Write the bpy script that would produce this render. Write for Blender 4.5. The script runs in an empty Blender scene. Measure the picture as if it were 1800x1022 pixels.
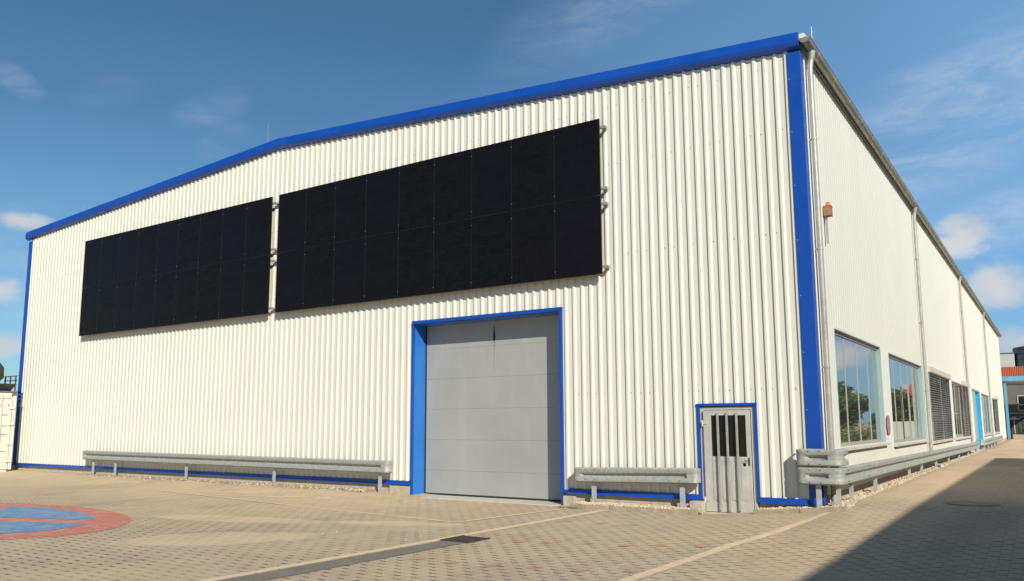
import bpy, bmesh, math, random
from mathutils import Vector, Matrix
from mathutils import noise as mnoise
R = math.radians
random.seed(7)
S = bpy.context.scene
C = S.collection

# ------------------------------------------------------------------ camera
cam_d = bpy.data.cameras.new('camera'); cam = bpy.data.objects.new('camera', cam_d); C.objects.link(cam)
YAW, PITCH, ROLL = R(33.7311), R(7.6995), R(-0.252)
fw = Vector((-math.sin(YAW)*math.cos(PITCH), math.cos(YAW)*math.cos(PITCH), math.sin(PITCH)))
rt0 = Vector((math.cos(YAW), math.sin(YAW), 0)); up0 = rt0.cross(fw)
rt = rt0*math.cos(ROLL) + up0*math.sin(ROLL); up = up0*math.cos(ROLL) - rt0*math.sin(ROLL)
m = Matrix((rt, up, -fw)).transposed().to_4x4(); m.translation = Vector((3.5485, -15.2084, 1.7196))
cam.matrix_world = m
cam_d.sensor_width = 36; cam_d.lens = 36*1414.43/1800
cam_d.shift_x = (900-903.35)/1800; cam_d.shift_y = (554.46-511)/1800
cam_d.clip_start = .05; cam_d.clip_end = 3000
S.camera = cam

# ------------------------------------------------------------------ world + sun
SUN = Vector((.585, -.465, .46)).normalized()
elev = math.asin(SUN.z); azim = math.atan2(SUN.x, SUN.y)
W = bpy.data.worlds.new("World"); S.world = W; W.use_nodes = True
wt = W.node_tree; wn = wt.nodes; wl = wt.links
bg = wn['Background']; bg.inputs[1].default_value = .075
sky = wn.new('ShaderNodeTexSky'); sky.sky_type = 'NISHITA'; sky.sun_disc = False
sky.sun_elevation = elev; sky.sun_rotation = azim; sky.air_density = 1.0; sky.dust_density = .35; sky.ozone_density = 2.2
def wmath(op, *a, clamp=False):
    n = wn.new('ShaderNodeMath'); n.operation = op; n.use_clamp = clamp
    for i, v in enumerate(a):
        if isinstance(v, (int, float)): n.inputs[i].default_value = v
        else: wl.new(v, n.inputs[i])
    return n.outputs[0]
tc = wn.new('ShaderNodeTexCoord')
GEN = tc.outputs['Generated']
def wnoise(scale, detail, rough, stretch=(1, 1, 1), rot=(0, 0, 0), dist=0.0):
    mp = wn.new('ShaderNodeMapping'); mp.inputs['Scale'].default_value = stretch; mp.inputs['Rotation'].default_value = rot
    wl.new(GEN, mp.inputs[0])
    n = wn.new('ShaderNodeTexNoise'); n.inputs['Scale'].default_value = scale; n.inputs['Detail'].default_value = detail
    n.inputs['Roughness'].default_value = rough; n.inputs['Distortion'].default_value = dist
    wl.new(mp.outputs[0], n.inputs[0]); return n.outputs[0]
def wramp(v, a, b, lo=0.0, hi=1.0):
    n = wn.new('ShaderNodeMapRange'); n.interpolation_type = 'SMOOTHSTEP'
    wl.new(v, n.inputs[0])
    for i, x in enumerate((a, b, lo, hi)): n.inputs[i+1].default_value = x
    return n.outputs[0]
def blob(d, w, h, tilt=0.0):
    """soft ellipse of sky around direction d, w and h in radians"""
    d = Vector(d).normalized(); r = d.cross(Vector((0, 0, 1))).normalized(); u = r.cross(d)
    r, u = r*math.cos(tilt)+u*math.sin(tilt), u*math.cos(tilt)-r*math.sin(tilt)
    def dt(v, s):
        n = wn.new('ShaderNodeVectorMath'); n.operation = 'DOT_PRODUCT'; wl.new(GEN, n.inputs[0]); n.inputs[1].default_value = v*(1/s)
        o = n.outputs['Value']; return wmath('MULTIPLY', o, o)
    s = wmath('ADD', dt(r, w), dt(u, h))
    f = wn.new('ShaderNodeVectorMath'); f.operation = 'DOT_PRODUCT'; wl.new(GEN, f.inputs[0]); f.inputs[1].default_value = d
    front = wmath('GREATER_THAN', f.outputs['Value'], .3)
    return wmath('MULTIPLY', wmath('SUBTRACT', 1.0, s, clamp=True), front)
def add(*v):
    o = v[0]
    for x in v[1:]: o = wmath('ADD', o, x)
    return o
puff = wnoise(16, 7, .58, (1, 1, 1.7), dist=.3)
cum = add(blob((-.0696, .9768, .207), .034, .021), blob((-.082, .975, .185), .04, .016), blob((-.04, .985, .145), .045, .034), blob((-.03, .99, .085), .06, .02),
          blob((-.8891, .403, .214), .036, .013), blob((-.911, .395, .140), .03, .018), blob((-.905, .40, .085), .06, .02),
          blob((.30, .90, .22), .20, .07), blob((.205, .975, .075), .06, .020), blob((.135, .985, .105), .06, .018), blob((.21, .96, .14), .10, .02), blob((.55, .80, .18), .2, .06))
cum_m = wramp(wmath('ADD', cum, wmath('MULTIPLY', wmath('SUBTRACT', puff, .5), 2.2)), .08, 1.15)
cum_m = wmath('MULTIPLY', cum_m, wramp(cum, 0.0, .15))
wisp = wnoise(5.5, 8, .62, (1.0, 1.0, 4.5), (R(0), R(24), R(30)), .8)
cir = add(wmath('MULTIPLY', blob((-.06, .945, .32), .30, .085, R(22)), .95), wmath('MULTIPLY', blob((.0, .975, .22), .2, .04, R(18)), .9),
          wmath('MULTIPLY', blob((-.40, .78, .47), .16, .05, R(20)), .40),
          wmath('MULTIPLY', blob((-.7656, .5359, .356), .05, .022, R(25)), .42), wmath('MULTIPLY', blob((-.765, .55, .32), .04, .02, R(35)), .3),
          wmath('MULTIPLY', blob((-.862, .372, .352), .030, .016, R(-28)), .7), wmath('MULTIPLY', blob((-.82, .45, .36), .05, .02, R(25)), .15),
          wmath('MULTIPLY', blob((-.9, .4, .16), .14, .09), .42))
cir_m = wmath('MULTIPLY', wmath('MULTIPLY', cir, wmath('MULTIPLY', wramp(wisp, .30, .80), wramp(wnoise(26, 6, .65, (1, 1, 2.2), (0, R(24), R(30)), .6), .25, .75, .45, 1.35)), clamp=True), .52)
shade = wramp(wnoise(9, 4, .5), .3, .75)
cc = wn.new('ShaderNodeMix'); cc.data_type = 'RGBA'
wl.new(shade, cc.inputs[0]); cc.inputs[6].default_value = (7.6, 7.3, 7.3, 1); cc.inputs[7].default_value = (11.0, 10.2, 9.2, 1)
# the sky itself, a little cooler and deeper towards the top as under clear northern air
tint = wn.new('ShaderNodeMix'); tint.data_type = 'RGBA'; tint.blend_type = 'MULTIPLY'; tint.inputs[0].default_value = 1
wl.new(sky.outputs[0], tint.inputs[6]); tint.inputs[7].default_value = (.66, .97, 1.09, 1)
veil = add(wmath('MULTIPLY', blob((.08, .95, .24), .70, .50), .68), wmath('MULTIPLY', blob((-.9, .4, .12), .5, .22), .22))
veil = wmath('MULTIPLY', veil, wramp(wnoise(2.2, 4, .5, (1, 1, 2.5), (0, R(24), R(30))), .2, .75, .65, 1.0))
m0 = wn.new('ShaderNodeMix'); m0.data_type = 'RGBA'; wl.new(veil, m0.inputs[0]); wl.new(tint.outputs[2], m0.inputs[6]); m0.inputs[7].default_value = (2.9, 6.1, 10.6, 1)
m1 = wn.new('ShaderNodeMix'); m1.data_type = 'RGBA'; wl.new(cir_m, m1.inputs[0]); wl.new(m0.outputs[2], m1.inputs[6]); m1.inputs[7].default_value = (8.3, 9.0, 9.7, 1)
m2 = wn.new('ShaderNodeMix'); m2.data_type = 'RGBA'; wl.new(wmath('MULTIPLY', cum_m, .70), m2.inputs[0]); wl.new(m1.outputs[2], m2.inputs[6]); wl.new(cc.outputs[2], m2.inputs[7])
wl.new(m2.outputs[2], bg.inputs[0])

sd = bpy.data.lights.new('sun', 'SUN'); sun = bpy.data.objects.new('sun', sd); C.objects.link(sun)
sd.energy = 5.0; sd.angle = R(.53); sd.color = (1.0, .93, .80)
sun.rotation_euler = (-SUN).to_track_quat('-Z', 'Y').to_euler(); sun.location = SUN*60
S.view_settings.view_transform = 'Standard'; S.view_settings.look = 'None'; S.view_settings.exposure = .13; S.view_settings.gamma = 1
S.render.engine = 'CYCLES'; S.cycles.max_bounces = 6

# ------------------------------------------------------------------ helpers
def tag(o, label=None, cat=None, group=None, kind=None):
    if label: o['label'] = label
    if cat: o['category'] = cat
    if group: o['group'] = group
    if kind: o['kind'] = kind
    return o
def empty(name, loc=(0, 0, 0), label=None, cat=None, group=None, rz=0):
    o = bpy.data.objects.new(name, None); C.objects.link(o); o.location = loc; o.rotation_euler = (0, 0, rz); o.empty_display_size = .2
    return tag(o, label, cat, group)
class MB:
    def __init__(s): s.v = []; s.f = []; s.m = []
    def face(s, pts, mi=0):
        b = len(s.v); s.v += [tuple(p) for p in pts]; s.f.append(tuple(range(b, b+len(pts)))); s.m.append(mi)
    def raw(s, vs, fs, mi=0):
        b = len(s.v); s.v += [tuple(p) for p in vs]; s.f += [tuple(b+i for i in f) for f in fs]; s.m += [mi]*len(fs)
    def box(s, x0, x1, y0, y1, z0, z1, mi=0, rz=0, c=None):
        vs = [(x, y, z) for x in (x0, x1) for y in (y0, y1) for z in (z0, z1)]
        if rz:
            cx, cy = c or ((x0+x1)/2, (y0+y1)/2); co, si = math.cos(rz), math.sin(rz)
            vs = [(cx+(x-cx)*co-(y-cy)*si, cy+(x-cx)*si+(y-cy)*co, z) for x, y, z in vs]
        s.raw(vs, [(0, 1, 3, 2), (4, 6, 7, 5), (0, 4, 5, 1), (2, 3, 7, 6), (0, 2, 6, 4), (1, 5, 7, 3)], mi)
    def tube(s, pts, r, n=10, cap=True, mi=0):
        pts = [Vector(p) for p in pts]; rings = []
        for i, p in enumerate(pts):
            d = ((pts[min(i+1, len(pts)-1)]-pts[max(i-1, 0)])).normalized()
            a = Vector((1, 0, 0)) if abs(d.x) < .8 else Vector((0, 1, 0))
            u = d.cross(a).normalized(); w = d.cross(u)
            rr = r[i] if isinstance(r, (list, tuple)) else r
            rings.append([p+u*rr*math.cos(2*math.pi*k/n)+w*rr*math.sin(2*math.pi*k/n) for k in range(n)])
        vs = [q for g in rings for q in g]; fs = []
        for i in range(len(rings)-1):
            for k in range(n): fs.append((i*n+k, i*n+(k+1) % n, (i+1)*n+(k+1) % n, (i+1)*n+k))
        if cap: fs.append(tuple(range(n))[::-1]); fs.append(tuple((len(rings)-1)*n+k for k in range(n)))
        s.raw(vs, fs, mi)
    def prism(s, poly, ax, a, b, mi=0):
        """poly in the two other axes, extruded along ax from a to b"""
        def P(p, t):
            q = list(p); q.insert(ax, t); return tuple(q)
        n = len(poly); vs = [P(p, a) for p in poly]+[P(p, b) for p in poly]
        fs = [tuple(range(n)), tuple(range(2*n-1, n-1, -1))]+[(i, (i+1) % n, n+(i+1) % n, n+i) for i in range(n)]
        s.raw(vs, fs, mi)
    def disc(s, c, nrm, r, t=.006, n=10, mi=0, sx=1):
        c = Vector(c); nrm = Vector(nrm).normalized(); s.tube([c, c+nrm*t], r, n, True, mi)
    def build(s, name, mat, parent=None, smooth=False, bevel=0, fix=True, kind=None):
        me = bpy.data.meshes.new(name); me.from_pydata(s.v, [], s.f); 
        for mm in (mat if isinstance(mat, (list, tuple)) else [mat]): me.materials.append(mm)
        me.polygons.foreach_set('material_index', s.m)
        me.update()
        if fix:
            bm = bmesh.new(); bm.from_mesh(me)
            if smooth or bevel: bmesh.ops.remove_doubles(bm, verts=bm.verts, dist=1e-5)
            bmesh.ops.recalc_face_normals(bm, faces=bm.faces)
            bm.to_mesh(me); bm.free()
        if smooth:
            me.polygons.foreach_set('use_smooth', [True]*len(me.polygons))
            try: me.set_sharp_from_angle(angle=R(38))
            except Exception: pass
        o = bpy.data.objects.new(name, me); C.objects.link(o)
        if bevel:
            b = o.modifiers.new('bevel', 'BEVEL'); b.width = bevel; b.segments = 2; b.limit_method = 'ANGLE'; b.angle_limit = R(40)
        if parent: o.parent = parent
        if kind: o['kind'] = kind
        return o

# ------------------------------------------------------------------ materials
def mat(name, col, rough=.5, metal=0.0, spec=.5, noise=None, bump=None, dirt=None, var=None):
    """noise=(scale, amount) mottles the colour, bump=(scale, strength), dirt=(scale, lo, hi, colour, amount, stretchxyz)"""
    m = bpy.data.materials.new(name); m.use_nodes = True; t = m.node_tree; N = t.nodes; L = t.links
    b = N['Principled BSDF']; b.inputs['Roughness'].default_value = rough; b.inputs['Metallic'].default_value = metal
    b.inputs['Specular IOR Level'].default_value = spec
    b.inputs['Base Color'].default_value = (*col, 1)
    geo = N.new('ShaderNodeNewGeometry'); src = None
    rgb = N.new('ShaderNodeRGB'); rgb.outputs[0].default_value = (*col, 1); cur = rgb.outputs[0]
    def nz(scale, detail=4, stretch=None):
        n = N.new('ShaderNodeTexNoise'); n.inputs['Scale'].default_value = scale; n.inputs['Detail'].default_value = detail
        if stretch:
            mp = N.new('ShaderNodeMapping'); mp.inputs['Scale'].default_value = stretch; L.new(geo.outputs['Position'], mp.inputs[0]); L.new(mp.outputs[0], n.inputs[0])
        else: L.new(geo.outputs['Position'], n.inputs[0])
        return n.outputs[0]
    def rng(v, a, b_, lo, hi):
        r = N.new('ShaderNodeMapRange'); L.new(v, r.inputs[0])
        for i, x in enumerate((a, b_, lo, hi)): r.inputs[i+1].default_value = x
        return r.outputs[0]
    if noise:
        v = rng(nz(noise[0], 6, noise[2] if len(noise) > 2 else None), .3, .7, 1-noise[1], 1+noise[1])
        x = N.new('ShaderNodeMix'); x.data_type = 'RGBA'; x.blend_type = 'MULTIPLY'; x.inputs[0].default_value = 1
        L.new(cur, x.inputs[6]); cmb = N.new('ShaderNodeCombineColor')
        for i in range(3): L.new(v, cmb.inputs[i])
        L.new(cmb.outputs[0], x.inputs[7]); cur = x.outputs[2]
        L.new(rng(nz(noise[0]*1.7, 5), .3, .7, max(.05, rough-.1), min(1, rough+.1)), b.inputs['Roughness'])
    if dirt:
        for dd in (dirt if isinstance(dirt, list) else [dirt]):
            sc, lo, hi, dc, am, st = dd
            x = N.new('ShaderNodeMix'); x.data_type = 'RGBA'; L.new(rng(nz(sc, 7, st), lo, hi, 0, am), x.inputs[0]); L.new(cur, x.inputs[6]); x.inputs[7].default_value = (*dc, 1); cur = x.outputs[2]
    if noise or dirt: L.new(cur, b.inputs['Base Color'])
    if bump:
        bp = N.new('ShaderNodeBump'); bp.inputs['Strength'].default_value = bump[1]; bp.inputs['Distance'].default_value = bump[2] if len(bump) > 2 else .01
        L.new(nz(bump[0], 5), bp.inputs['Height']); L.new(bp.outputs[0], b.inputs['Normal'])
    return m
M = {}
M['wall'] = mat('cream_sheet_metal', (.665, .64, .56), .5, noise=(.6, .025), bump=(2.2, .05, .02), dirt=[(1.1, .55, .8, (.60, .56, .46), .22, (1.5, 1.5, .12)), (9, .62, .8, (.55, .5, .4), .18, (1, 1, .25))])
M['wall_side'] = mat('white_sheet_metal', (.67, .655, .585), .5, noise=(.5, .02), bump=(1.6, .05, .02), dirt=(1.1, .55, .8, (.62, .58, .5), .15, (1.5, 1.5, .1)))
M['blue'] = mat('deep_blue_painted_steel', (.003, .062, .36), .38, noise=(1.3, .06), dirt=(5, .62, .85, (.1, .16, .34), .2, (1, 1, .3)))
M['blue_reveal'] = mat('lighter_blue_painted_steel', (.02, .16, .52), .3, noise=(1.5, .06), dirt=(3, .55, .8, (.15, .3, .55), .25, (1, 1, .3)))
M['sky_blue'] = mat('sky_blue_paint', (.03, .36, .72), .45, noise=(1.5, .05))
M['pale_fascia'] = mat('light_blue_fascia_paint', (.10, .33, .52), .5, noise=(1, .06))
M['pale_blue'] = mat('pale_blue_reveal', (.27, .42, .45), .4, noise=(2, .05))
M['zinc'] = mat('weathered_zinc', (.33, .33, .27), .42, .55, noise=(3, .12), dirt=(6, .5, .75, (.2, .19, .14), .35, (1, .3, 1)))
M['pipe'] = mat('galvanised_pipe', (.42, .41, .38), .45, .35, noise=(5, .12), dirt=(8, .5, .75, (.3, .28, .24), .3, (1, 1, .3)))
M['galv'] = mat('galvanised_rail', (.345, .36, .335), .65, .2, noise=(16, .2), bump=(60, .08, .004), dirt=[(28, .5, .72, (.25, .25, .24), .35, None), (2.5, .52, .75, (.34, .31, .26), .35, (1, 1, 2))])
M['post'] = mat('galvanised_post', (.42, .435, .43), .55, .2, noise=(12, .14), dirt=(5, .5, .8, (.30, .24, .16), .4, None))
M['bolt'] = mat('dark_bolt_steel', (.12, .115, .11), .5, .5)
M['gate'] = mat('grey_sectional_gate', (.33, .335, .325), .45, noise=(.9, .05), bump=(1.2, .12, .03), dirt=[(2.2, .52, .85, (.45, .45, .50), .35, (1, 1, .35)), (11, .6, .8, (.28, .28, .28), .12, None)])
M['doormetal'] = mat('grey_door_steel', (.47, .455, .42), .5, noise=(6, .08), dirt=[(5, .5, .8, (.33, .30, .25), .35, (1, 1, .25)), (16, .62, .8, (.25, .2, .15), .3, None)])
M['darkglass'] = mat('dark_door_glass', (.012, .011, .010), .12, spec=.35, noise=(30, .4))
M['rubber'] = mat('black_rubber', (.02, .02, .02), .8)
M['concrete'] = mat('pale_concrete', (.46, .40, .31), .85, noise=(7, .14), bump=(40, .3, .01), dirt=(3, .5, .75, (.30, .24, .16), .4, None))
M['kerb'] = mat('kerb_concrete', (.36, .30, .22), .88, noise=(9, .16), bump=(50, .35, .01), dirt=(4, .45, .75, (.22, .18, .12), .5, None))
M['frame'] = mat('white_aluminium_frame', (.55, .55, .52), .4, .2)
M['winframe'] = mat('grey_window_frame', (.36, .35, .32), .5, .1)
M['sill'] = mat('stone_window_sill', (.52, .48, .41), .6, noise=(5, .1))
M['recess'] = mat('painted_recess', (.6, .6, .58), .5)
M['slat'] = mat('blind_slat_metal', (.26, .245, .23), .45, .4, noise=(6, .1))
M['room'] = mat('dark_interior', (.03, .03, .032), .9)
M['cell'] = None
M['silver'] = mat('aluminium_clamp', (.6, .6, .6), .35, .8)
M['darkrail'] = mat('black_anodised_rail', (.02, .02, .02), .4, .5)
M['white'] = mat('container_white', (.66, .63, .56), .5, noise=(2, .05), dirt=[(3, .5, .75, (.42, .34, .25), .3, (1, 1, .4)), (7, .66, .72, (.30, .16, .09), .6, (1, 1, .6))])
M['rust'] = mat('rusty_steel', (.20, .085, .035), .85, noise=(9, .3), dirt=(14, .5, .7, (.34, .26, .2), .5, None))
M['ink'] = mat('black_lettering', (.02, .02, .02), .6)
M['dark'] = mat('dark_brown_metal', (.035, .028, .025), .6, noise=(5, .3))
M['tarp'] = mat('grey_green_sheet', (.13, .14, .14), .6, noise=(4, .2))
M['orange'] = mat('orange_beacon_plastic', (.75, .10, .02), .35)
M['box_brown'] = mat('brown_weathered_box', (.30, .15, .06), .6, noise=(12, .2))
M['red_paint'] = None
M['tile'] = mat('orange_roof_tile', (.42, .10, .04), .7, noise=(8, .2))
M['greywall'] = mat('grey_house_render', (.16, .155, .145), .9, noise=(1.5, .12))
M['greymetal'] = mat('grey_green_tank_metal', (.16, .20, .20), .5, .3, noise=(1, .08))
M['palebox'] = mat('pale_roof_unit', (.5, .52, .52), .6)
M['soffit'] = mat('beige_soffit', (.42, .40, .35), .7)
M['fence_dark'] = mat('dark_fence_slats', (.06, .06, .065), .7, noise=(2, .2))
M['leaf'] = mat('hedge_leaf', (.06, .11, .02), .6, noise=(3, .4))
M['leaf2'] = mat('tree_leaf', (.045, .095, .018), .6, noise=(1.2, .45))
M['leaf3'] = mat('yellow_green_leaf', (.12, .15, .025), .6, noise=(1.2, .4))
M['bark'] = mat('bark', (.10, .075, .05), .9, noise=(6, .3))
M['brickred'] = mat('red_roofing', (.42, .075, .03), .7, noise=(3, .15))
M['yellow'] = mat('yellow_render', (.62, .45, .15), .8, noise=(2, .1))
M['asphalt_roof'] = mat('grey_roof_sheet', (.25, .25, .25), .7, noise=(2, .1))

def glass_mat():
    m = bpy.data.materials.new('window_glass'); m.use_nodes = True; N = m.node_tree.nodes; L = m.node_tree.links
    b = N['Principled BSDF']; b.inputs['Base Color'].default_value = (.46, .47, .46, 1); b.inputs['Roughness'].default_value = .02; b.inputs['Metallic'].default_value = .92
    n = N.new('ShaderNodeTexNoise'); n.inputs['Scale'].default_value = .55; n.inputs['Detail'].default_value = 1
    g = N.new('ShaderNodeNewGeometry'); L.new(g.outputs['Position'], n.inputs[0])
    bp = N.new('ShaderNodeBump'); bp.inputs['Strength'].default_value = .03; bp.inputs['Distance'].default_value = .05; L.new(n.outputs[0], bp.inputs['Height']); L.new(bp.outputs[0], b.inputs['Normal'])
    return m
M['glass'] = glass_mat()

def cell_mat():
    m = bpy.data.materials.new('solar_cell_glass'); m.use_nodes = True; N = m.node_tree.nodes; L = m.node_tree.links
    b = N['Principled BSDF']; b.inputs['Roughness'].default_value = .4; b.inputs['Specular IOR Level'].default_value = .1
    tc = N.new('ShaderNodeTexCoord'); oi = N.new('ShaderNodeObjectInfo')
    br = N.new('ShaderNodeTexBrick'); br.offset = 0; br.inputs['Scale'].default_value = 1
    br.inputs['Brick Width'].default_value = .182; br.inputs['Row Height'].default_value = .091; br.inputs['Mortar Size'].default_value = .0035; br.inputs['Mortar Smooth'].default_value = .3
    br.inputs['Color1'].default_value = (.0050, .0048, .0050, 1); br.inputs['Color2'].default_value = (.0085, .0080, .0100, 1); br.inputs['Mortar'].default_value = (.0015, .0015, .0015, 1)
    sp = N.new('ShaderNodeSeparateXYZ'); cb = N.new('ShaderNodeCombineXYZ'); L.new(tc.outputs['Object'], sp.inputs[0]); L.new(sp.outputs[0], cb.inputs[0]); L.new(sp.outputs[2], cb.inputs[1]); L.new(cb.outputs[0], br.inputs[0])
    x = N.new('ShaderNodeMix'); x.data_type = 'RGBA'
    r = N.new('ShaderNodeMapRange'); L.new(oi.outputs['Random'], r.inputs[0]); r.inputs[3].default_value = 0; r.inputs[4].default_value = .6
    L.new(r.outputs[0], x.inputs[0]); L.new(br.outputs[0], x.inputs[6]); x.inputs[7].default_value = (.0065, .006, .011, 1); L.new(x.outputs[2], b.inputs['Base Color'])
    return m
M['cell'] = cell_mat()

# --- paving: one shared node set-up so that joints run on under paint and patches
def paving(name, ca, cb_, joint, patch=None, sand=True, dash=1.0, wear=None):
    m = bpy.data.materials.new(name); m.use_nodes = True; N = m.node_tree.nodes; L = m.node_tree.links
    b = N['Principled BSDF']; b.inputs['Roughness'].default_value = .88; b.inputs['Specular IOR Level'].default_value = .25
    g = N.new('ShaderNodeNewGeometry'); sp = N.new('ShaderNodeSeparateXYZ'); L.new(g.outputs['Position'], sp.inputs[0])
    def mth(op, a, c=None, cl=False):
        n = N.new('ShaderNodeMath'); n.operation = op; n.use_clamp = cl
        for i, v in enumerate((a, c)):
            if v is None: continue
            if isinstance(v, (int, float)): n.inputs[i].default_value = v
            else: L.new(v, n.inputs[i])
        return n.outputs[0]
    def nz(sc, det=5, st=None, ro=.55):
        n = N.new('ShaderNodeTexNoise'); n.inputs['Scale'].default_value = sc; n.inputs['Detail'].default_value = det; n.inputs['Roughness'].default_value = ro
        if st:
            mp = N.new('ShaderNodeMapping'); mp.inputs['Scale'].default_value = st; L.new(g.outputs['Position'], mp.inputs[0]); L.new(mp.outputs[0], n.inputs[0])
        else: L.new(g.outputs['Position'], n.inputs[0])
        return n.outputs[0]
    def rng(v, a, b_, lo=0.0, hi=1.0, sm=True):
        r = N.new('ShaderNodeMapRange'); L.new(v, r.inputs[0])
        if sm: r.interpolation_type = 'SMOOTHSTEP'
        for i, x in enumerate((a, b_, lo, hi)): r.inputs[i+1].default_value = x
        return r.outputs[0]
    def mix(f, a, c):
        x = N.new('ShaderNodeMix'); x.data_type = 'RGBA'
        if isinstance(f, (int, float)): x.inputs[0].default_value = f
        else: L.new(f, x.inputs[0])
        for i, v in ((6, a), (7, c)):
            if isinstance(v, tuple): x.inputs[i].default_value = (*v, 1)
            else: L.new(v, x.inputs[i])
        return x.outputs[2]
    X, Y = sp.outputs[0], sp.outputs[1]
    # double-T blocks: rows run along y, every second row staggered, long edges kinked
    kink = mth('MULTIPLY', mth('PINGPONG', mth('ADD', Y, 0.0), .08), .30)
    cb1 = N.new('ShaderNodeCombineXYZ'); L.new(Y, cb1.inputs[0]); L.new(mth('ADD', X, kink), cb1.inputs[1])
    br = N.new('ShaderNodeTexBrick'); br.inputs['Scale'].default_value = 1; br.inputs['Brick Width'].default_value = .32; br.inputs['Row Height'].default_value = .135
    br.inputs['Mortar Size'].default_value = .007; br.inputs['Mortar Smooth'].default_value = .25; br.inputs['Bias'].default_value = 0
    br.inputs['Color1'].default_value = (0, 0, 0, 1); br.inputs['Color2'].default_value = (1, 1, 1, 1); br.inputs['Mortar'].default_value = (.5, .5, .5, 1)
    L.new(cb1.outputs[0], br.inputs[0])
    # wide gaps at the block ends, where chamfers meet: their shade is painted in
    row = mth('FLOOR', mth('DIVIDE', mth('ADD', X, kink), .135)); par = mth('MULTIPLY', mth('PINGPONG', row, 1.0), .16)
    fy = mth('ABSOLUTE', mth('SUBTRACT', mth('FRACT', mth('DIVIDE', mth('ADD', Y, par), .32)), .5))
    fx = mth('ABSOLUTE', mth('SUBTRACT', mth('FRACT', mth('DIVIDE', mth('ADD', X, kink), .135)), .5))
    gap = mth('MULTIPLY', rng(fy, .438, .468), rng(fx, .44, .35))
    grain = nz(55, 3); mott = nz(1.6, 6); big = nz(.22, 4, (1, .6, 1))
    base = mix(rng(br.outputs[0], 0, 1, 0, 1, False), ca, cb_)
    base = mix(.55, base, mix(rng(mott, .3, .7), ca, cb_))
    base = mix(rng(grain, .38, .70, 0, .5), base, tuple(c*.5 for c in ca))
    if patch: base = mix(rng(big, .46, .62, 0, .55), base, patch)
    jf = mth('MULTIPLY', rng(br.outputs['Fac'], .3, .9), .36)
    gf = mth('MULTIPLY', gap, rng(nz(5, 5), .30, .55, .3, 1.0*dash))
    if sand:
        sf = rng(nz(.35, 5, (.6, 1, 1)), .44, .62); 
        keep = rng(sf, 0, 1, 1, .6)
        jf = mth('MULTIPLY', jf, keep); gf = mth('MULTIPLY', gf, keep)
    col = mix(jf, base, joint); col = mix(gf, col, tuple(c*.25 for c in joint))
    # dry dust, blown thick along the facade and thin in the yard
    if sand:
        near = mth('MULTIPLY', rng(Y, -7.5, -1.0), rng(X, -2.5, -9.0))
        dust = mth('ADD', mth('MULTIPLY', near, .75), mth('MULTIPLY', sf, .35), True)
        dust = mth('MULTIPLY', dust, rng(nz(2.3, 6), .28, .6, .35, 1))
        col = mix(dust, col, (.55, .425, .275))
        alley = mth('MULTIPLY', rng(X, .15, .6), rng(Y, -1.2, 3.0)); alley = mth('MULTIPLY', alley, rng(nz(.5, 4, (1, .3, 1)), .3, .62, .35, .7))
        col = mix(alley, col, (.64, .47, .30))
    for cx_, cy_, rx_, ry_, ro_ in PATCH:
        co, si = math.cos(R(ro_)), math.sin(R(ro_)); dx, dy = mth('SUBTRACT', X, cx_), mth('SUBTRACT', Y, cy_)
        a_ = mth('DIVIDE', mth('ADD', mth('MULTIPLY', dx, co), mth('MULTIPLY', dy, si)), rx_); c_ = mth('DIVIDE', mth('SUBTRACT', mth('MULTIPLY', dy, co), mth('MULTIPLY', dx, si)), ry_)
        e_ = mth('ADD', mth('ADD', mth('MULTIPLY', a_, a_), mth('MULTIPLY', c_, c_)), mth('MULTIPLY', mth('SUBTRACT', nz(1.5, 7, None, .65), .5), 2.4))
        col = mix(rng(e_, 1.25, .65, 0, .6), col, (.66, .50, .34))
    # tyre smears and stains
    st = rng(nz(.6, 7, (1.0, .35, 1), .65), .50, .72, 0, .38); col = mix(st, col, tuple(c*.6 for c in ca))
    sk = rng(nz(24, 4, None, .7), .62, .70, 0, .65); col = mix(sk, col, (.12, .10, .07))
    if wear is not None:
        wf = rng(nz(3.2, 7, None, .7), .38, .66, wear[1], wear[2]); fine = rng(nz(26, 4), .45, .75, 0, .35)
        col = mix(mth('ADD', wf, fine, True), wear[0], col)
    L.new(col, b.inputs['Base Color'])
    h = mth('SUBTRACT', mth('MULTIPLY', grain, .25), mth('ADD', mth('MULTIPLY', br.outputs['Fac'], .55), mth('MULTIPLY', gap, 1.0)))
    bp = N.new('ShaderNodeBump'); bp.inputs['Strength'].default_value = .8; bp.inputs['Distance'].default_value = .012; L.new(h, bp.inputs['Height']); L.new(bp.outputs[0], b.inputs['Normal'])
    return m
PATCH = [(-7.3, -7.2, 1.5, .72, 44), (-9.3, -5.4, 2.0, .42, 14), (-6.2, -4.3, 1.3, .3, 20)]
PA, PB, PJ = (.43, .35, .25), (.56, .46, .335), (.15, .11, .07)
M['pave'] = paving('block_paving', PA, PB, PJ, (.55, .42, .27))
M['redsign'] = paving('red_painted_paving', PA, PB, PJ, wear=((.56, .15, .125), .0, .6))
M['bluesign'] = paving('blue_painted_paving', PA, PB, PJ, wear=((.08, .27, .50), .0, .5))
M['redpaver'] = paving('red_block', (.50, .29, .21), (.52, .33, .235), PJ, sand=False, wear=((.5, .29, .21), .45, 1.0))
M['sandpave'] = paving('pale_new_blocks', (.52, .41, .285), (.56, .44, .31), (.3, .24, .17), sand=False, wear=((.53, .415, .29), .0, .75))
M['strip'] = mat('pale_concrete_strip', (.66, .50, .335), .85, noise=(5, .1), dirt=[(3, .5, .75, (.5, .4, .28), .35, None), (40, .5, .8, (.35, .28, .2), .2, None)])
M['channel'] = mat('dark_asphalt_channel', (.17, .158, .125), .9, noise=(30, .25), bump=(70, .6, .006), dirt=(2, .5, .75, (.30, .26, .2), .35, None))
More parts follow.
